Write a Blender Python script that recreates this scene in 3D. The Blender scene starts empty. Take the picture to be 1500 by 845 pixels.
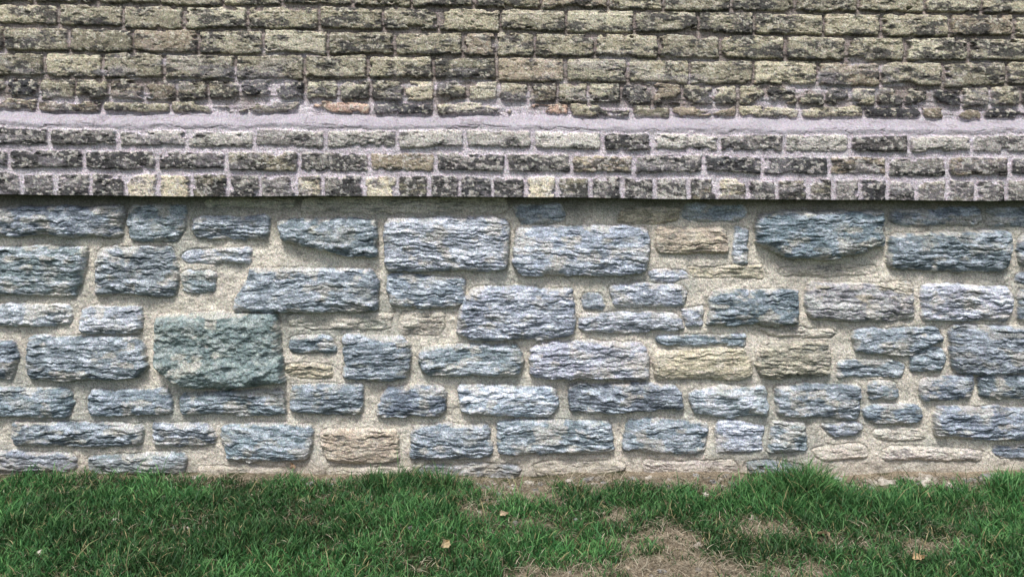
import bpy, math, numpy as np
rng = np.random.RandomState(7)
S = 450.0          # layout units per metre
D = 2.9            # camera distance
CZ = 1.0           # camera height
# ------------------------------------------------------------ helpers
_t = {}
def vnoise(x, y, seed=0):
    if seed not in _t:
        _t[seed] = np.random.RandomState(seed + 100).rand(256, 256).astype(np.float32)
    T = _t[seed]
    x = np.asarray(x, dtype=np.float64); y = np.asarray(y, dtype=np.float64)
    x, y = np.broadcast_arrays(x, y)
    xi = np.floor(x).astype(np.int64); yi = np.floor(y).astype(np.int64)
    fx = x - xi; fy = y - yi
    fx = fx*fx*(3-2*fx); fy = fy*fy*(3-2*fy)
    x0 = xi & 255; x1 = (xi+1) & 255; y0 = yi & 255; y1 = (yi+1) & 255
    return (T[x0, y0]*(1-fx)+T[x1, y0]*fx)*(1-fy)+(T[x0, y1]*(1-fx)+T[x1, y1]*fx)*fy
def fbm(x, y, seed=0, o=4, g=0.5):
    a = 1.0; s = 0; n = 0
    for i in range(o):
        s = s + a*vnoise(x*(2**i)+i*17.3, y*(2**i)+i*9.1, seed+i); n += a; a *= g
    return s/n
def ss(a, b, x):
    t = np.clip((x-a)/(b-a), 0, 1); return t*t*(3-2*t)
def mix(a, b, f):
    return a*(1-f[..., None]) + b*f[..., None]
def C(*a): return np.array(a, dtype=np.float64)

def make_mesh(name, verts, faces, cols=None):
    me = bpy.data.meshes.new(name)
    n = len(verts); k = faces.shape[1]; f = len(faces)
    me.vertices.add(n); me.vertices.foreach_set("co", np.ascontiguousarray(verts, dtype=np.float32).ravel())
    me.loops.add(f*k); me.loops.foreach_set("vertex_index", np.ascontiguousarray(faces, dtype=np.int32).ravel())
    me.polygons.add(f)
    me.polygons.foreach_set("loop_start", (np.arange(f)*k).astype(np.int32))
    me.polygons.foreach_set("loop_total", np.full(f, k, dtype=np.int32))
    me.polygons.foreach_set("use_smooth", np.ones(f, dtype=bool))
    me.update(calc_edges=True)
    if cols is not None:
        at = me.color_attributes.new("Col", 'FLOAT_COLOR', 'POINT')
        c = np.ones((n, 4), dtype=np.float32); c[:, :3] = np.clip(cols, 0.004, 0.9)
        at.data.foreach_set("color", c.ravel())
    ob = bpy.data.objects.new(name, me)
    bpy.context.scene.collection.objects.link(ob)
    return ob
def grid_faces(nr, nc):
    i = np.arange(nr-1)[:, None]*nc + np.arange(nc-1)[None, :]
    return np.stack([i, i+nc, i+nc+1, i+1], -1).reshape(-1, 4)

def attr_mat(name, rough=0.9, fine=350, fine_amt=0.35, bump=0.25, bscale=260, transl=0.0, spec=0.25):
    m = bpy.data.materials.new(name); m.use_nodes = True
    nt = m.node_tree; N = nt.nodes; L = nt.links
    p = N["Principled BSDF"]; p.inputs["Roughness"].default_value = rough
    p.inputs["Specular IOR Level"].default_value = spec
    a = N.new("ShaderNodeAttribute"); a.attribute_name = "Col"
    src = a.outputs["Color"]
    if fine_amt > 0:
        tc = N.new("ShaderNodeTexCoord")
        nz = N.new("ShaderNodeTexNoise"); nz.inputs["Scale"].default_value = fine
        nz.inputs["Detail"].default_value = 1.5; nz.inputs["Roughness"].default_value = 0.7
        L.new(tc.outputs["Object"], nz.inputs["Vector"])
        mr = N.new("ShaderNodeMapRange"); mr.inputs[1].default_value = 0.3; mr.inputs[2].default_value = 0.7
        mr.inputs[3].default_value = 1-fine_amt; mr.inputs[4].default_value = 1+fine_amt
        L.new(nz.outputs["Fac"], mr.inputs[0])
        vm = N.new("ShaderNodeVectorMath"); vm.operation = 'SCALE'
        L.new(src, vm.inputs[0]); L.new(mr.outputs[0], vm.inputs["Scale"])
        src = vm.outputs[0]
        if bump > 0:
            b = N.new("ShaderNodeBump"); b.inputs["Strength"].default_value = bump
            b.inputs["Distance"].default_value = 0.004
            L.new(nz.outputs["Fac"], b.inputs["Height"]); L.new(b.outputs[0], p.inputs["Normal"])
    L.new(src, p.inputs["Base Color"])
    if transl > 0:
        t = N.new("ShaderNodeBsdfTranslucent"); L.new(src, t.inputs["Color"])
        mx = N.new("ShaderNodeMixShader"); mx.inputs[0].default_value = transl
        L.new(p.outputs[0], mx.inputs[1]); L.new(t.outputs[0], mx.inputs[2])
        L.new(mx.outputs[0], N["Material Output"].inputs["Surface"])
    return m

# x sampling of the wall: fine in the middle, coarser further out
xs = np.concatenate([np.arange(-1150, -100, 4.0), np.arange(-100, 1600, 1.0), np.arange(1600, 2651, 4.0)])
def slope(x, v):        # courses drop slightly to the right
    k = np.clip((290 - v)/290.0, 0, 1.2)
    return (x-750)*(0.0065+0.0055*k) + 2.2*(fbm(x/170, 0*x+3, 41, 3)-0.5)*2

# ============================================================ BRICK WALL
vs = np.concatenate([np.arange(-640, -30, 4.0), np.arange(-30, 289.5, 1.0)])
X, V = np.meshgrid(xs, vs)
LED0, LED1 = 171, 192
XW = X + 1.8*(fbm(X/30, V/14, 5, 3)-0.5)*2
VW = V + 3.0*(fbm(X/70, V/40, 6, 3)-0.5)*2 + 0.7*(vnoise(X/9, V/9, 8)-0.5)*2
ragged = VW + 7*(fbm(X/22, V/40+5, 9, 4)-0.5)
base = 0.056*ss(LED0-2, LED1-4, ragged)
H = base.copy() - 0.001*ss(180, 196, V)
mupper = C(.27, .235, .22); mlow = C(.50, .46, .50)
ml = ss(122, 176, V + 30*(fbm(X/60, V/25, 11, 3)-0.5)*2)
COL = mix(mupper[None, None, :]*np.ones(X.shape+(1,)), mlow, ml)
COL *= (0.68+0.62*fbm(X/22, V/9, 12, 4))[..., None]
white = ss(.57, .70, fbm(X/45, V/16, 13, 4) + 0.07*ss(80, 110, V)*ss(470, 150, np.abs(X-330)*1.6)+.03*ss(110, 170, V))
MSK = np.zeros(X.shape)
H -= 0.004*fbm(X/8, V/4, 14, 3)
def period(off, p, jit, seed):
    r = np.random.RandomState(seed); k = np.arange(-30, 40)
    return off + k*p + r.uniform(-jit, jit, len(k))
def with_known(known, p, jit, seed):
    r = np.random.RandomState(seed); k = list(known)
    while k[0] > -1250: k.insert(0, k[0]-p+r.uniform(-jit, jit))
    while k[-1] < 2750: k.append(k[-1]+p+r.uniform(-jit, jit))
    return np.array(k)
rows = [
 (152, 170, with_known([-40, 55, 150, 250, 345, 447, 545, 637, 740, 834, 925, 985, 1080, 1172, 1265, 1350, 1440, 1530], 95, 6, 1), 'R5'),
 (122, 149, with_known([10, 58, 110, 160, 212, 258, 305, 352, 402, 448, 496, 543, 593, 637, 685, 730, 775, 817, 862, 910, 955, 1000, 1045, 1082, 1122, 1170, 1208, 1245, 1285, 1325, 1365, 1408, 1450, 1495], 46, 4, 2), 'R4'),
 (85, 119, with_known([-30, 65, 150, 240, 345, 445, 540, 635, 728, 828, 920, 1010, 1104, 1198, 1290, 1382, 1475], 94, 7, 3), 'R3'),
 (49, 82, with_known([5, 100, 195, 290, 385, 480, 578, 678, 727, 783, 872, 965, 1055, 1150, 1240, 1325, 1420, 1510], 93, 6, 4), 'R2'),
 (15, 46, period(740, 93, 7, 5), 'R1'),
 (-19, 12, period(790, 93, 7, 6), 'R0'),
 (195, 218, with_known([-10, 85, 185, 283, 380, 482, 585, 682, 780, 880, 952, 1047, 1142, 1235, 1320, 1410, 1500], 95, 6, 7), 'L1'),
 (227, 252, with_known([28, 135, 240, 340, 445, 545, 640, 742, 835, 925, 1025, 1110, 1205, 1290, 1375, 1465], 93, 6, 8), 'L2'),
 (260, 300, with_known([0, 45, 95, 145, 195, 242, 290, 342, 388, 440, 478, 537, 585, 630, 675, 722, 770, 815, 862, 908, 955, 1003, 1045, 1088, 1130, 1175, 1212, 1250, 1290, 1330, 1375, 1415, 1460], 46, 4, 9), 'L3')]
v = -53; i = 0
while v > -660:
    if i % 6 == 4: rows.append((v, v+29, period(750, 46.5, 4, 50+i), 'U'))
    else: rows.append((v, v+31, period(740+46*(i % 2), 93, 7, 50+i), 'U'))
    v -= 34; i += 1
cream = C(.49, .46, .355); buff = C(.38, .35, .262); olive = C(.27, .25, .192); soot = C(.032, .032, .034)
pink = C(.52, .37, .29); pale = C(.54, .515, .48); grey = C(.23, .218, .21); brown = C(.285, .245, .19); yel = C(.60, .54, .415)
special = {('L3', 195): yel, ('L3', 242): yel*.9, ('L3', 440): yel, ('L3', 537): yel*1.05, ('L3', 770): yel*1.05, ('L3', 1045): yel,
 ('L1', 283): pale*.8, ('L1', 482): pale*.8, ('L1', 585): pale*.9, ('L1', 682): pale*.75, ('L1', 780): pale*1.05, ('L1', 880): grey*.4, ('L1', 952): pale*.95,
 ('L1', 1047): grey*.9, ('L1', 1142): pale*.85, ('L1', 1235): grey*.5, ('L1', 1320): pale*.8, ('L2', 835): brown*1.5, ('L2', 1205): brown*1.1, ('L2', 545): brown*1.1,
 ('R4', 593): yel*.85, ('R5', 447): pink*.8, ('R5', 740): pink, ('R4', 352): soot, ('R4', 402): soot*1.2, ('R3', 728): brown*1.2, ('R3', 828): cream*.7}
for (v0, v1, J, tag) in rows:
    r = np.random.RandomState(int(v0)+900)
    sel = np.where((vs > v0-9) & (vs < v1+9))[0]
    a, b = sel[0], sel[-1]+1
    xw = XW[a:b]; vw = VW[a:b]; x_ = X[a:b]; v_ = V[a:b]
    idx = np.clip(np.searchsorted(J, xw)-1, 0, len(J)-2)
    nb = len(J)
    rv = r.rand(nb, 8)
    jl = J[idx]; jr = J[idx+1]
    g = 2.4 + 1.6*rv[idx, 0] + (.8 if tag[0] == 'L' else 0)
    tilt = (rv[idx, 1]-.5)*3.0*((xw-jl)/(jr-jl)-.5)*2
    d1 = xw-jl-g; d2 = jr-xw-g; d3 = vw-v0+tilt-rv[idx, 2]*2.2; d4 = v1-vw+tilt*-1-rv[idx, 3]*2.2
    R = 1.0
    d = -R*np.log(sum(np.exp(-np.clip(q, -30, 60)/R) for q in (d1, d2, d3, d4)))
    d = d + (fbm(x_/9, v_/7, 21, 4, .6)-0.5)*3.6 + .5
    chip = ss(.63, .76, fbm(x_/18, v_/12, 22, 3))*5.0
    d = d - chip
    if tag == 'R5': d = d - 8*ss(.56, .66, fbm(x_/50, v_/22, 23, 3)) - 2*ss(0, 1, (v_-160)/10)
    if tag == 'R4': d = d - 6*ss(.60, .70, fbm(x_/40, v_/16, 24, 3))
    m = ss(-1.0, 1.2, d)
    hb = base[a:b] + 0.0060 + 0.007*(rv[idx, 4]-.4) + 0.0018*ss(0, 6, d) + 0.0040*(fbm(x_/16, v_/8, 25, 4)-.5) - .0020*(fbm(x_/3, v_/3, 26, 2))
    hm = H[a:b] - (0.003 if tag[0] in 'RU' else 0)
    pit = ss(.60, .68, fbm(x_/13, v_/6, 34, 4, .6))
    hb = hb - .0024*pit
    H[a:b] = hm*(1-m) + hb*m
    pal = [cream*.85, buff, olive, brown, buff*1.1, olive*.85, buff*.85, olive*1.15] if tag[0] in 'RU' else [grey*.9, grey*.7, olive*.9, pale*.65, soot*4, grey*1.2, pale*.45, brown*.8]
    if tag in ('R4', 'R5'): pal = [buff, olive*.7, soot*2, grey*.8, buff*.8, olive, brown*.8, cream*.8]
    if tag == 'L3': pal = [soot*2, grey*.7, grey*.9, soot*3, pale*.7, olive*.8, pale*.5, grey]
    table = np.array([pal[int(q*8) % 8]*(0.84+.32*q2) for q, q2 in zip(rv[:, 5], rv[:, 6])])
    sb = rv[:, 7].copy()
    for (tg, jx), c in special.items():
        if tg == tag:
            k = int(np.argmin(np.abs(J-jx))); table[k] = c; sb[k] = -0.4 if c.mean() > .2 else .8
    bc = table[idx]*(0.58+0.84*fbm(x_/7, v_/4, 27, 4, .68))[..., None]
    sbias = {'R': 0.012, 'U': 0, 'L': 0.035}[tag[0]] + (.05 if tag in ('R4', 'L3', 'L2') else 0)
    sbias = sbias + .05*ss(230, -60, x_) + .04*ss(1250, 1560, x_)  # weathering soot, plus corner light fall-off painted in toward both ends
    vv = np.clip((vw-v0)/(v1-v0 if v1 < 299 else 29), 0, 1)
    sm = fbm(x_/34, v_/12, 28, 6, .75) + sbias + (sb[idx]-.5)*.10 + .08*(vv-.55)
    sm = ss(.49, .60, sm)*.88
    bc = mix(bc, soot*1.6, sm)
    fl = ss(.60, .70, fbm(x_/5, v_/3.5, 29, 3)+.04*(vv < .4)+(.035 if tag[0] == 'L' else 0))*.62
    bc = mix(bc, (pale if tag[0] == 'L' else cream*.6+pale*.4)*1.0, fl)
    bc = bc*(1-.35*pit[..., None])
    COL[a:b] = mix(COL[a:b], C(.08, .065, .06), ss(-3.0, -.2, d)*(1-ss(-.4, .9, d))*(.55 if tag[0] in 'RU' else .2))
    COL[a:b] = mix(COL[a:b], bc, ss(-.9, .6, d))
    MSK[a:b] = np.maximum(MSK[a:b], m)
COL = mix(COL, C(.54, .505, .54), white*(0.75-.55*MSK)*ss(40, 110, V))
led = ss(LED0-3, LED0+1, ragged)*(1-ss(LED1-1, LED1+2, ragged))
COL = mix(COL, C(.345, .325, .36)*np.ones(COL.shape)*(0.80+.40*fbm(X/30, V/6, 31, 4))[..., None], led)
crack = ss(.025, .0, np.abs(fbm(X/60, V/20, 32, 4)-.5))*ss(LED0-22, LED0, V)*(1-ss(LED1, LED1+3, V))
H -= crack*.003; COL = mix(COL, C(.13, .11, .11), crack*.45)
H += led*0.003*(fbm(X/20, V/6, 33, 3)-.3)
sp = rng.rand(*X.shape)
COL *= (1+(0.52-.30*led)*(sp-.5)*2)[..., None]
COL *= (1+0.10*(rng.rand(*X.shape+(3,))-.5)*2)
PY = V + slope(X, V)
Px = (X-750)/S; Pz = (690-PY)/S; Py = -H
verts = np.stack([Px, Py, Pz], -1)
last = verts[-1].copy(); rets = []; rc = []
for k, yy in enumerate((-0.035, -0.015, 0.03)):
    q = last.copy(); q[:, 1] = yy; q[:, 2] += 0.001*k; rets.append(q); rc.append(COL[-1]*.8)
verts = np.concatenate([verts, np.array(rets)], 0); COLb = np.concatenate([COL, np.array(rc)], 0)
nr, nc = verts.shape[:2]
brick_mat = attr_mat("weathered_brick", 1.0, 300, .28, .35, 320, spec=.1)
bw = make_mesh("brick_facing", verts.reshape(-1, 3), grid_faces(nr, nc), COLb.reshape(-1, 3))
bw.data.materials.append(brick_mat)

# ============================================================ STONE FOUNDATION
ys = np.arange(276, 722, 1.0)
X, Y = np.meshgrid(xs, ys)
wob = (fbm(X/60, Y/60, 51, 3)-.5)
H = -0.002 + 0.012*wob + 0.0045*(fbm(X/14, Y/12, 52, 4)-.5)*2 + .0020*vnoise(X/2.5, Y/2.5, 53)
mb = C(.58, .545, .475)
COL = mb*np.ones(X.shape+(1,))*(0.74+.52*fbm(X/40, Y/25, 54, 5))[..., None]
COL = mix(COL, C(.30, .32, .295), ss(.50, .72, fbm(X/90, Y/60, 55, 4)+.14*ss(420, 0, X))*.6)
COL = mix(COL, C(.19, .18, .165), ss(.60, .74, fbm(X/9, Y/6, 56, 4, .65))*.5)
COL = mix(COL, C(.10, .10, .09), ss(326, 288, Y+14*(fbm(X/40, Y/20, 57, 3)-.5))*.8)  # shade under the brick ledge, painted into the mortar colour
HT = H.copy()
stones = [ # x0,y0,x1,y1,type,height
 (-60,304,186,344,'b',.046),(190,300,275,352,'b',.03),(280,317,396,352,'b',.028),(440,289,742,311,'n',.014),(300,290,430,305,'n',.01),
 (565,318,744,395,'l',.048),(752,332,949,403,'l',.048),(748,299,828,327,'b',.018),(905,303,995,325,'t',.014),(1000,300,1095,325,'b',.014),
 (960,333,1068,371,'t',.03),(1074,332,1098,389,'l',.022),(1302,304,1436,332,'d',.026),(1298,342,1479,396,'d',.046),(1442,304,1560,332,'b',.02),
 (-50,361,129,433,'b',.035),(143,361,261,434,'b',.034),(266,363,372,384,'l',.018),(264,396,320,426,'b',.024),(338,393,557,456,'b',.044),
 (567,404,680,450,'b',.032),(588,456,652,491,'n',.012),(850,430,886,453,'b',.02),(892,417,1006,448,'l',.03),
 (850,458,1000,485,'l',.03),(950,395,1010,412,'l',.014),(1010,391,1126,408,'t',.014),(1140,389,1282,404,'n',.012),(1036,425,1170,476,'d',.04),
 (1182,414,1338,470,'b2',.038),(1347,417,1483,469,'l',.036),(1484,398,1560,414,'b',.02),(1492,424,1600,468,'b',.03),(1488,342,1600,390,'b',.03),
 (-50,446,108,477,'l',.034),(119,449,213,489,'l',.034),(418,460,576,482,'n',.014),(420,492,494,515,'d',.024),
 (420,520,487,552,'t',.018),(502,491,602,556,'b',.038),(615,504,766,548,'b',.038),(777,500,951,554,'l',.042),(958,490,1096,507,'d',.018),
 (959,512,1101,556,'t',.03),(1105,480,1226,494,'n',.012),(1110,501,1216,553,'t2',.036),(1248,480,1383,518,'b',.034),(1222,526,1326,552,'b',.022),
 (1333,510,1383,545,'b',.026),(1390,477,1520,546,'d',.04),(-40,500,26,556,'d',.03),(40,492,214,554,'b',.042),
 (-40,568,109,609,'d',.036),(130,569,253,607,'d',.034),(265,571,419,606,'d',.034),(426,562,533,605,'d',.036),(550,564,652,611,'d',.034),
 (672,563,816,609,'l',.038),(830,562,1006,602,'d',.038),(1013,567,1126,608,'l',.03),(1135,563,1259,612,'b',.03),(1269,559,1319,585,'d',.024),
 (1264,593,1352,619,'d',.028),(1346,550,1425,586,'d',.032),(1431,551,1540,584,'d',.032),(1367,595,1540,641,'d',.036),
 (14,618,211,653,'d',.034),(222,619,316,653,'b',.028),(326,621,459,674,'b',.034),(472,628,586,677,'t',.026),(602,621,719,671,'b',.034),
 (728,615,899,664,'b',.036),(911,614,1036,663,'b',.03),(1046,616,1119,661,'l',.026),(1122,617,1183,661,'b',.03),(1200,618,1262,638,'b',.018),(1275,629,1357,646,'n',.014),
 (-40,663,112,690,'b',.024),(125,664,272,694,'b',.022),(1190,652,1272,672,'n',.014),(1290,656,1440,676,'n',.014),(1450,652,1560,672,'d',.02),
 (480,684,604,704,'n',.016),(612,681,762,704,'b',.018),(290,684,420,706,'n',.016),(780,676,920,700,'n',.014),(940,673,1080,700,'n',.016),(1095,674,1180,698,'b',.014),
 (0,702,150,730,'b',.02),(160,702,300,730,'b',.02),
]
polys = [([(409,322),(470,317),(553,322),(553,377),(500,373),(412,352)],'b',.05),
 ([(690,421),(760,417),(838,424),(845,470),(838,494),(690,499),(668,487),(672,450)],'l',.044),
 ([(230,462),(300,457),(408,459),(418,560),(300,569),(262,562),(228,535)],'g',.046),
 ([(1110,314),(1180,307),(1293,310),(1294,360),(1210,381),(1150,378),(1108,352)],'d',.056),
 ([(1000,452),(1030,448),(1028,478),(1004,480)],'l',.024)]
for s in stones:
    r = np.random.RandomState(int(s[0]*7+s[1]) & 0x7fffffff)
    x0, y0, x1, y1 = s[:4]
    w = x1-x0; h = y1-y0
    j = lambda a: r.uniform(-a, a)
    c = min(w*.14, 12)*r.rand(4); e = min(h*.28, 10)
    pts = [(x0+c[0]+j(2), y0+j(2)), (x0+w*(.35+.3*r.rand()), y0-r.rand()*3), (x1-c[1]+j(2), y0+j(3)), (x1+j(2), y0+e*r.rand()*1.5+3), (x1+j(2), y1-e*r.rand()*2-2),
           (x1-c[2]-j(4), y1+j(2)), (x0+w*(.35+.3*r.rand()), y1+r.rand()*3), (x0+c[3]+j(4), y1+j(2)), (x0+j(2), y1-e*r.rand()*2-2), (x0+j(2), y0+e*r.rand()+2)]
    polys.append((pts, s[4], s[5]))
r = np.random.RandomState(77)
for lo, hi in ((-1180, -62), (1610, 2680)):
    for (ya, yb) in ((300,352),(362,432),(443,490),(499,553),(563,608),(616,661),(670,712)):
        x = lo
        while x < hi-60:
            w = min(r.uniform(90, 210), hi-x)
            t = r.choice(['b','b','d','l','d','t'])
            a = ya+r.uniform(-2, 5); b = yb+r.uniform(-5, 2)
            polys.append(([(x+4,a),(x+w-14,a+r.uniform(-2,3)),(x+w-9,a+8),(x+w-9,b-8),(x+w-16,b),(x+5,b+r.uniform(-3,2)),(x,b-7),(x,a+6)], t, r.uniform(.028,.045)))
            x += w
tint = {'b': C(.225,.265,.30), 'd': C(.175,.21,.245), 'l': C(.33,.37,.43), 't': C(.37,.335,.26), 't2': C(.27,.26,.225), 'b2': C(.25,.265,.28), 'n': C(.45,.43,.375), 'g': C(.185,.228,.228)}
lite = {'b': C(.54,.59,.65), 'd': C(.45,.505,.57), 'l': C(.68,.72,.80), 't': C(.62,.56,.445), 't2': C(.52,.485,.40), 'b2': C(.55,.56,.55), 'n': C(.60,.575,.515), 'g': C(.38,.43,.42)}
for si, (pts, ty, hh) in enumerate(polys):
    r = np.random.RandomState(1000+si)
    P = np.array(pts, dtype=float); cx, cy = P.mean(0)
    xa, xb = P[:, 0].min()-12, P[:, 0].max()+12; ya, yb = P[:, 1].min()-10, P[:, 1].max()+10
    ci = np.where((xs > xa) & (xs < xb))[0]; ri = np.where((ys > ya) & (ys < yb))[0]
    if len(ci) < 3 or len(ri) < 3: continue
    sl = (slice(ri[0], ri[-1]+1), slice(ci[0], ci[-1]+1))
    x = X[sl]; y = Y[sl]
    ox, oy = r.rand(2)*200
    xw = x + 4*(fbm(x/30+ox, y/20+oy, 61, 3)-.5)*2; yw = y + 3.5*(fbm(x/34+oy, y/18+ox, 62, 3)-.5)*2
    n = len(P); acc = 0
    R = 2.0
    for k in range(n):
        a = P[k]; b = P[(k+1) % n]; e = b-a; L_ = math.hypot(*e)
        if L_ < .5: continue
        nx, ny = -e[1]/L_, e[0]/L_
        if (cx-a[0])*nx+(cy-a[1])*ny < 0: nx, ny = -nx, -ny
        q = (xw-a[0])*nx+(yw-a[1])*ny
        acc = acc+np.exp(-np.clip(q, -40, 80)/R)
    hgt_px = P[:, 1].max()-P[:, 1].min()
    thin = hgt_px < 28
    T = r.uniform(5.5, 9.5); T2 = T*.45
    sk = r.uniform(-.07, .07)
    wy = y + 6.5*(fbm(x/75+ox, y/60, 64, 3)-.5)*2 + 3.6*(fbm(x/13+oy, y/16, 65, 3, .7)-.5)*2 + sk*(x-cx)
    def layers(T, f, seed):
        s = wy/T; k = np.floor(s); fr = s-k
        a = fbm(x/f+ox, k*5.37+oy, seed, 2); b = fbm(x/f+ox, (k+1)*5.37+oy, seed, 2)
        t = ss(.62, .97, fr)
        return a*(1-t)+b*t, fr, k
    l1, f1, k1 = layers(T, 22, 66); l2, f2, k2 = layers(T2, 9, 67)
    d = -R*np.log(acc)+.8 + (fbm(x/9, y/6, 63, 4, .6)-.5)*4.5 + (l1-.5)*3.0
    cr = np.exp(-((f1-.86)/.11)**2)*ss(.40, .64, vnoise(x/13+oy, k1*3.1, 79))
    cr2 = np.exp(-((f2-.86)/.18)**2)*ss(.5, .72, vnoise(x/7+oy, k2*3.1, 80))
    amp = (.7 if thin else 1)*(.7 if ty == 'n' else 1)*(.35+.9*ss(.25, .75, fbm(x/40+ox, y/26, 87, 3)))
    strata = (.0150*(l1-.5) + .0050*(l2-.5) - .0032*f1 - .0036*cr - .0015*cr2)*amp
    rough = .008*(fbm(x/40+ox, y/26+oy, 68, 3)-.5)*2 + .0028*(fbm(x/5, y/2.5, 69, 3, .65)-.5)*2
    if ty == 'g':
        rd = np.abs(fbm(x/55+ox, y/38+oy, 70, 5, .55)-.5)*2
        strata = .022*(.5-rd) + .009*(fbm(x/12, y/7, 71, 5, .6)-.5)*2 + .014*ss(500, 548, y)*ss(575, 552, y)
        rough *= .5; l1 = fbm(x/14, y/10, 72, 3); l2 = fbm(x/5, y/4, 73, 3); cr = cr*0; cr2 = cr
    ed = min(7.0, .16*hgt_px+1)
    prof = .62*ss(-1.6, 2.2, d)+.26*ss(0, ed, d)+.12*ss(2, ed*2.6, d)
    tl = r.uniform(-.06, .12)*(y-cy)/35
    h = -0.006 + prof*hh*(1+tl)*.88 + strata*ss(-1, ed*.7, d) + rough*ss(0, ed, d)
    m = ss(-2.2, -.6, d)
    newer = h > HT[sl]-.02
    m = m*newer
    HT[sl] = HT[sl]*(1-m) + np.maximum(h, HT[sl]-.003)*m
    base = tint[ty]*r.uniform(.85, 1.2)*(1+r.uniform(-.04, .04, 3)); li = lite[ty]*r.uniform(.88, 1.10)
    c = base*np.ones(x.shape+(1,))*(.62+.36*l2+.42*fbm(x/7, y/3.5, 74, 4, .65))[..., None]
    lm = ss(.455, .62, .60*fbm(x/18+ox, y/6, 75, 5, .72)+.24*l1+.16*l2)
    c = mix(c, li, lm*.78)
    rust = ss(.60, .74, fbm(x/30+oy, y/14, 76, 4))*({'g': .12, 'b2': .8}.get(ty, .3))
    c = mix(c, C(.40, .365, .28), rust)
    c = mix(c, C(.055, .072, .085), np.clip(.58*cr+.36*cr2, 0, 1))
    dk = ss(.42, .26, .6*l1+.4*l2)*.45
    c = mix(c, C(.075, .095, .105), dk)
    smear = ss(.60, .70, fbm(x/24, y/14, 77, 4)+.14*ss(9, 0, d))*(.8 if ty == 'n' else .5)
    c = mix(c, mb*.9, smear)
    mm = ss(-1.0, .8, d)*newer
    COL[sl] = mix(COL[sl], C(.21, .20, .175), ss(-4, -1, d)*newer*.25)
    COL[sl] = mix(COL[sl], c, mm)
H = HT
g = rng.rand(*X.shape)
COL *= (1+.46*(g-.5)*2)[..., None]
COL *= (1+0.08*(rng.rand(*X.shape+(3,))-.5)*2)
COL = mix(COL, C(.22, .18, .135), ss(655, 700, Y+16*(fbm(X/30, Y/20, 78, 3)-.5)*2)*.45)
verts = np.stack([(X-750)/S, -H, (690-Y)/S + 0*X], -1)
nr, nc = verts.shape[:2]
stone_mat = attr_mat("split_limestone_and_mortar", 1.0, 330, .24, .35, 300, spec=.08)
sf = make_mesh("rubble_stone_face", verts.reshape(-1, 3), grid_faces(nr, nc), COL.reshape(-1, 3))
sf.data.materials.append(stone_mat)

def box(name, x0, x1, y0, y1, z0, z1, mat, parent):
    v = np.array([(x, y, z) for x in (x0, x1) for y in (y0, y1) for z in (z0, z1)])
    f = np.array([(0,1,3,2),(4,6,7,5),(0,4,5,1),(2,3,7,6),(0,2,6,4),(1,5,7,3)])
    o = make_mesh(name, v, f, np.full((8, 3), .3)); o.data.polygons.foreach_set("use_smooth", [False]*6)
    o.data.materials.append(mat); o.parent = parent; return o
e1 = bpy.data.objects.new("brick_wall", None); e2 = bpy.data.objects.new("stone_foundation_wall", None)
for e in (e1, e2): bpy.context.scene.collection.objects.link(e)
bw.parent = e1; sf.parent = e2
box("wall_core", -4.23, 4.23, .035, .36, .90, 2.93, brick_mat, e1)
box("foundation_core", -4.23, 4.23, .037, .38, -.2, .897, stone_mat, e2)

# ============================================================ GROUND
def topx(x, y):
    t = np.maximum((y+D)/D, .12)
    return 750+S*x/t, 690-S*(CZ-CZ/t)
def blob(px, py, cx, cy, rx, ry): return np.exp(-(((px-cx)/rx)**2+((py-cy)/ry)**2))
def bare(x, y):
    px, py = topx(x, y)
    nz = fbm(x*9+50, y*9+50, 80, 5, .6)
    b = 0
    for (cx, cy, rx, ry, s) in ((970,790,100,28,.74),(1000,842,130,26,.72),(1350,812,70,28,.6),(755,722,65,28,.9),(1320,700,140,20,1.3),(960,700,190,20,.9),
                                (860,770,100,24,.55),(600,704,80,12,.5),(1210,790,70,20,.55),(1130,765,80,20,.5),(810,840,70,20,.5),(420,700,140,10,.45),(240,800,60,12,.3),(1430,745,50,20,.45),(1180,838,60,20,.55),(100,700,140,9,.3)):
        b = b+s*blob(px, py, cx, cy, rx, ry)
    b = b + .38*ss(-.13, -.05, y)
    return np.clip(b*(.20+1.5*nz)+1.2*(nz-.56), 0, 1)
def gz(x, y): return .022*(fbm(x*3+30, y*3+30, 81, 3)-.5)*2*ss(-8, -2, y) + .010*(fbm(x*25+30, y*25+30, 82, 4)-.5)*ss(-6, -2, y) - .008
gx = np.concatenate([[-80,-40,-20,-10,-6], np.arange(-4, 4.001, .015), [6,10,20,40,80]])
gy = np.concatenate([[-80,-40,-20,-10,-6,-5,-4], np.arange(-3, .041, .012), [.5,1,4,10,30,80]])
GX, GY = np.meshgrid(gx, gy)
B = bare(GX, GY)
soil = mix(C(.035,.04,.02)*np.ones(GX.shape+(1,)), C(.23,.19,.14), ss(.1, .7, B))
soil *= (.45+1.1*fbm(GX*40, GY*40, 83, 4, .7))[..., None]
far = ss(-3.0, -4.5, GY)+ss(3.8, 5, np.abs(GX)); soil = mix(soil, C(.06,.10,.03), np.clip(far, 0, 1))
ground = make_mesh("ground", np.stack([GX, GY, gz(GX, GY)], -1).reshape(-1, 3), grid_faces(len(gy), len(gx)), soil.reshape(-1, 3))
ground.data.materials.append(attr_mat("soil", 1.0, 160, .5, .8, 120, spec=.1))

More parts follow.
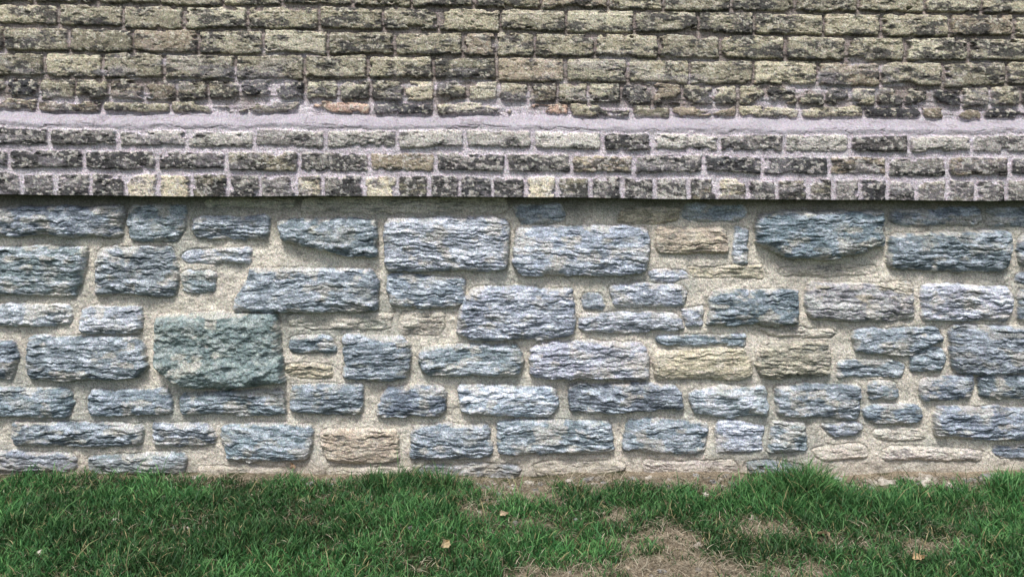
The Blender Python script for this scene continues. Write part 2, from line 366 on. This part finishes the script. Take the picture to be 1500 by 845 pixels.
def blades(name, x, y, z0, hgt, wid, lean, az, face, c0, c1):
    n = len(x); ts = [0, .35, .7, 1.0]; V_ = []; Cc = []
    for t in ts:
        off = lean*hgt*t**1.8; zz = hgt*t*np.sqrt(np.clip(1-(lean*t)**2*.6, .05, 1))
        px = x+np.cos(az)*off; py = y+np.sin(az)*off; pz = z0+zz
        w = wid*(1-.15*t if t < .8 else 0)*.5
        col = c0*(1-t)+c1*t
        if t < 1:
            for s in (-1, 1):
                V_.append(np.stack([px+s*w*np.cos(face), py+s*w*np.sin(face), pz], -1)); Cc.append(col)
        else: V_.append(np.stack([px, py, pz], -1)); Cc.append(col)
    V_ = np.stack(V_, 1).reshape(-1, 3); Cc = np.stack(Cc, 1).reshape(-1, 3)
    b = (np.arange(n)*7)[:, None]
    F = np.stack([b+np.array(t)[None] for t in ((0,1,3),(0,3,2),(2,3,5),(2,5,4),(4,5,6))], 1).reshape(-1, 3)
    return make_mesh(name, V_, F, Cc)
r = np.random.RandomState(5)
def sample(n, x0, x1, y0, y1): return r.uniform(x0, x1, n), r.uniform(y0, y1, n)
xa, ya = sample(175000, -2.0, 2.0, -1.15, -.05); xb, yb = sample(50000, -3.8, 3.8, -2.6, -.05)
x = np.concatenate([xa, xb]); y = np.concatenate([ya, yb])
B = bare(x, y); px, py = topx(x, y)
tuft = 0
for (cx, cy, rx, ry, s) in ((1160,712,65,22,1.),(1190,735,60,24,.5),(640,706,50,12,.8),(690,715,40,20,.4),(180,706,90,12,.6),(430,703,35,9,.6),(1020,706,34,9,.7),(850,722,40,14,.6),(1450,715,80,18,.6),(40,706,60,12,.4),(560,712,50,12,.3),(1320,740,60,16,.3),(290,706,30,8,.4)):
    tuft = tuft+s*blob(px, py, cx, cy, rx, ry)
cl = fbm(x*14+40, y*14+40, 84, 4, .6)
wall_thin = 1-.70*ss(-.24, -.05, y)*(1-np.clip(tuft*1.6, 0, 1))
keep = r.rand(len(x)) < np.clip(1.3*(1-B*1.35)*(.20+1.35*cl)*wall_thin+tuft*.6, .06, 1)
x, y, B, tuft, cl, wall_thin = x[keep], y[keep], B[keep], tuft[keep], cl[keep], wall_thin[keep]
n = len(x)
hg = (.013+.030*r.rand(n)**1.3)*(.25+1.5*cl)*(1-.5*B)*(1+1.6*tuft)*(.4+.6*wall_thin)
tall = r.rand(n) < .012; hg = np.where(tall, hg*1.8+.015, hg)
az = r.rand(n)*6.283; lean = .3+.68*r.rand(n)
k = r.rand(n)[:, None]**1.6; hue = fbm(x*6+9, y*6+9, 85, 4)[:, None]
c1 = C(.022,.12,.032)*(1-k)+C(.17,.38,.12)*k
c1 = c1*(.20+1.5*hue)
yl = (r.rand(n) < .05+.25*B)[:, None]
c1 = np.where(yl, C(.42,.37,.19)*(.6+.6*k), c1)
c0 = c1*.25+C(.005,.007,.003)  # blade bases darkened: shade low in the grass put into the colour
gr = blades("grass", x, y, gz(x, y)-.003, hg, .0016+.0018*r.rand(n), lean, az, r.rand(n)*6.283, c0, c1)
gr.data.materials.append(attr_mat("grass_blade", .55, 1, 0, 0, 1, .2, .3))
x, y = sample(100000, -2.3, 2.3, -1.15, -.04); B = bare(x, y)
kp = r.rand(len(x)) < .09+.95*B+.30*ss(-.2, -.06, y); x, y, B = x[kp], y[kp], B[kp]; n = len(x)
k = r.rand(n)[:, None]**1.4; cs = C(.10,.08,.05)*(1-k)+C(.50,.45,.34)*k
st = blades("dry_grass_clippings", x, y, gz(x, y)+.001+.008*r.rand(n), .012+.034*r.rand(n), .0012+.0012*r.rand(n), .98+0*x, r.rand(n)*6.283, r.rand(n)*6.283, cs*.7, cs)
co = np.empty(len(st.data.vertices)*3, dtype=np.float32); st.data.vertices.foreach_get("co", co); co = co.reshape(-1, 7, 3)
z0 = co[:, :1, 2]; co[:, :, 2] = z0+(co[:, :, 2]-z0)*.4; st.data.vertices.foreach_set("co", co.ravel()); st.data.update()
st.data.materials.append(attr_mat("straw", .8, 1, 0, 0, 1, 0, .2))
# pebbles and mortar crumbs
import bmesh
bm = bmesh.new(); bmesh.ops.create_icosphere(bm, subdivisions=2, radius=1); iv = np.array([v.co[:] for v in bm.verts]); iF = np.array([[v.index for v in f.verts] for f in bm.faces]); bm.free()
PV = []; PF = []; PC = []; nb = 0
for i in range(620):
    while True:
        a = r.uniform(-1.9, 1.9); b = -abs(r.normal(0, .10))-.05 if r.rand() < .7 else r.uniform(-.8, -.05)
        if i < 70: a = r.normal(1.25, .22); b = r.uniform(-.16, -.05)
        if r.rand() < bare(np.array([a]), np.array([b]))[0]+.04: break
    s = .0022+.008*r.rand()**4.0
    if i < 70: s = .004+.016*r.rand()**2.5
    q = iv*(1+.28*r.normal(size=(len(iv), 1)))*np.array([s*r.uniform(.8, 1.7), s*r.uniform(.8, 1.4), s*.65])
    th = r.rand()*6.28; q = np.stack([q[:, 0]*math.cos(th)-q[:, 1]*math.sin(th), q[:, 0]*math.sin(th)+q[:, 1]*math.cos(th), q[:, 2]], -1)
    q = q+np.array([a, b, gz(np.array([a]), np.array([b]))[0]+s*.35])
    PV.append(q); PF.append(iF+nb); nb += len(iv); PC.append(np.tile(np.array([(.44,.41,.36),(.3,.27,.23),(.27,.27,.27)][r.randint(3)])*r.uniform(.7, 1.2), (len(iv), 1)))
pb = make_mesh("pebbles", np.concatenate(PV), np.concatenate(PF), np.concatenate(PC)); pb.data.polygons.foreach_set("use_smooth", [False]*len(pb.data.polygons))
pb.data.materials.append(attr_mat("pebble", .9, 300, .3, .3))
# dead leaves
leaf_mat = attr_mat("dead_leaf", .7, 120, .3, .2, 100, .2)
def leaf(pxc, pyc, L, rot, tiltx, col, lift):
    zw = (690-pyc)/S; t = CZ/(CZ-zw); y0 = -D+D*t; x0 = (pxc-750)/S*t
    us = np.linspace(0, 1, 13); ws = np.linspace(-1, 1, 7); U, W = np.meshgrid(us, ws)
    wd = L*.30*np.sin(np.pi*U**.8)*(1+.18*np.sin(U*22))
    yy = W*wd; xx = (U-.5)*L; zz = .25*L*np.abs(W)**1.5*.6 + .12*L*np.sin(U*5+W)
    ca, sa = math.cos(tiltx), math.sin(tiltx); yy, zz = yy*ca-zz*sa, yy*sa+zz*ca
    c, s = math.cos(rot), math.sin(rot); xx, yy = xx*c-yy*s, xx*s+yy*c
    v = np.stack([xx+x0, yy+y0, zz+lift], -1).reshape(-1, 3)
    cc = np.array(col)*(.8+.4*(np.abs(W) < .12))[..., None]*np.ones(3)
    o = make_mesh("dry_leaf", v, grid_faces(7, 13), cc.reshape(-1, 3)); o.data.materials.append(leaf_mat)
leaf(651, 812, .042, 1.1, .9, (.55,.44,.26), .028)
leaf(1345, 828, .040, .3, .5, (.50,.36,.20), .020)
leaf(1206, 792, .036, 2.2, .6, (.50,.38,.24), .018)
leaf(426, 694, .040, 1.6, 1.0, (.42,.30,.20), .026)
leaf(738, 762, .032, .6, .5, (.48,.38,.26), .018)

# ============================================================ LIGHT, CAMERA
w = bpy.data.worlds.new("World"); bpy.context.scene.world = w; w.use_nodes = True
nt = w.node_tree; sk = nt.nodes.new("ShaderNodeTexSky"); sk.sky_type = 'NISHITA'; sk.sun_disc = False
EL, AZ = math.radians(60), math.radians(194)
sk.sun_elevation = EL; sk.sun_rotation = AZ; sk.dust_density = 4
nt.links.new(sk.outputs[0], nt.nodes["Background"].inputs[0]); nt.nodes["Background"].inputs[1].default_value = .15
sd = bpy.data.lights.new("sun", 'SUN'); sd.energy = 3.7; sd.angle = math.radians(12); sd.color = (1, .975, .94)
so = bpy.data.objects.new("sun", sd); bpy.context.scene.collection.objects.link(so)
from mathutils import Vector
dirv = Vector((math.sin(AZ)*math.cos(EL), math.cos(AZ)*math.cos(EL), math.sin(EL)))
so.rotation_euler = dirv.to_track_quat('Z', 'Y').to_euler(); so.location = dirv*6
cd = bpy.data.cameras.new("camera"); co_ = bpy.data.objects.new("camera", cd); bpy.context.scene.collection.objects.link(co_)
co_.location = (0, -D, CZ); co_.rotation_euler = (math.radians(90), 0, 0)
cd.sensor_width = 36; cd.lens = 36*D/(1500/S); cd.shift_y = ((690-422.5)/S-CZ)/(1500/S); cd.clip_end = 500; cd.clip_start = .05
bpy.context.scene.camera = co_
sc = bpy.context.scene
sc.view_settings.view_transform = 'Standard'; sc.view_settings.look = 'None'; sc.view_settings.exposure = 0
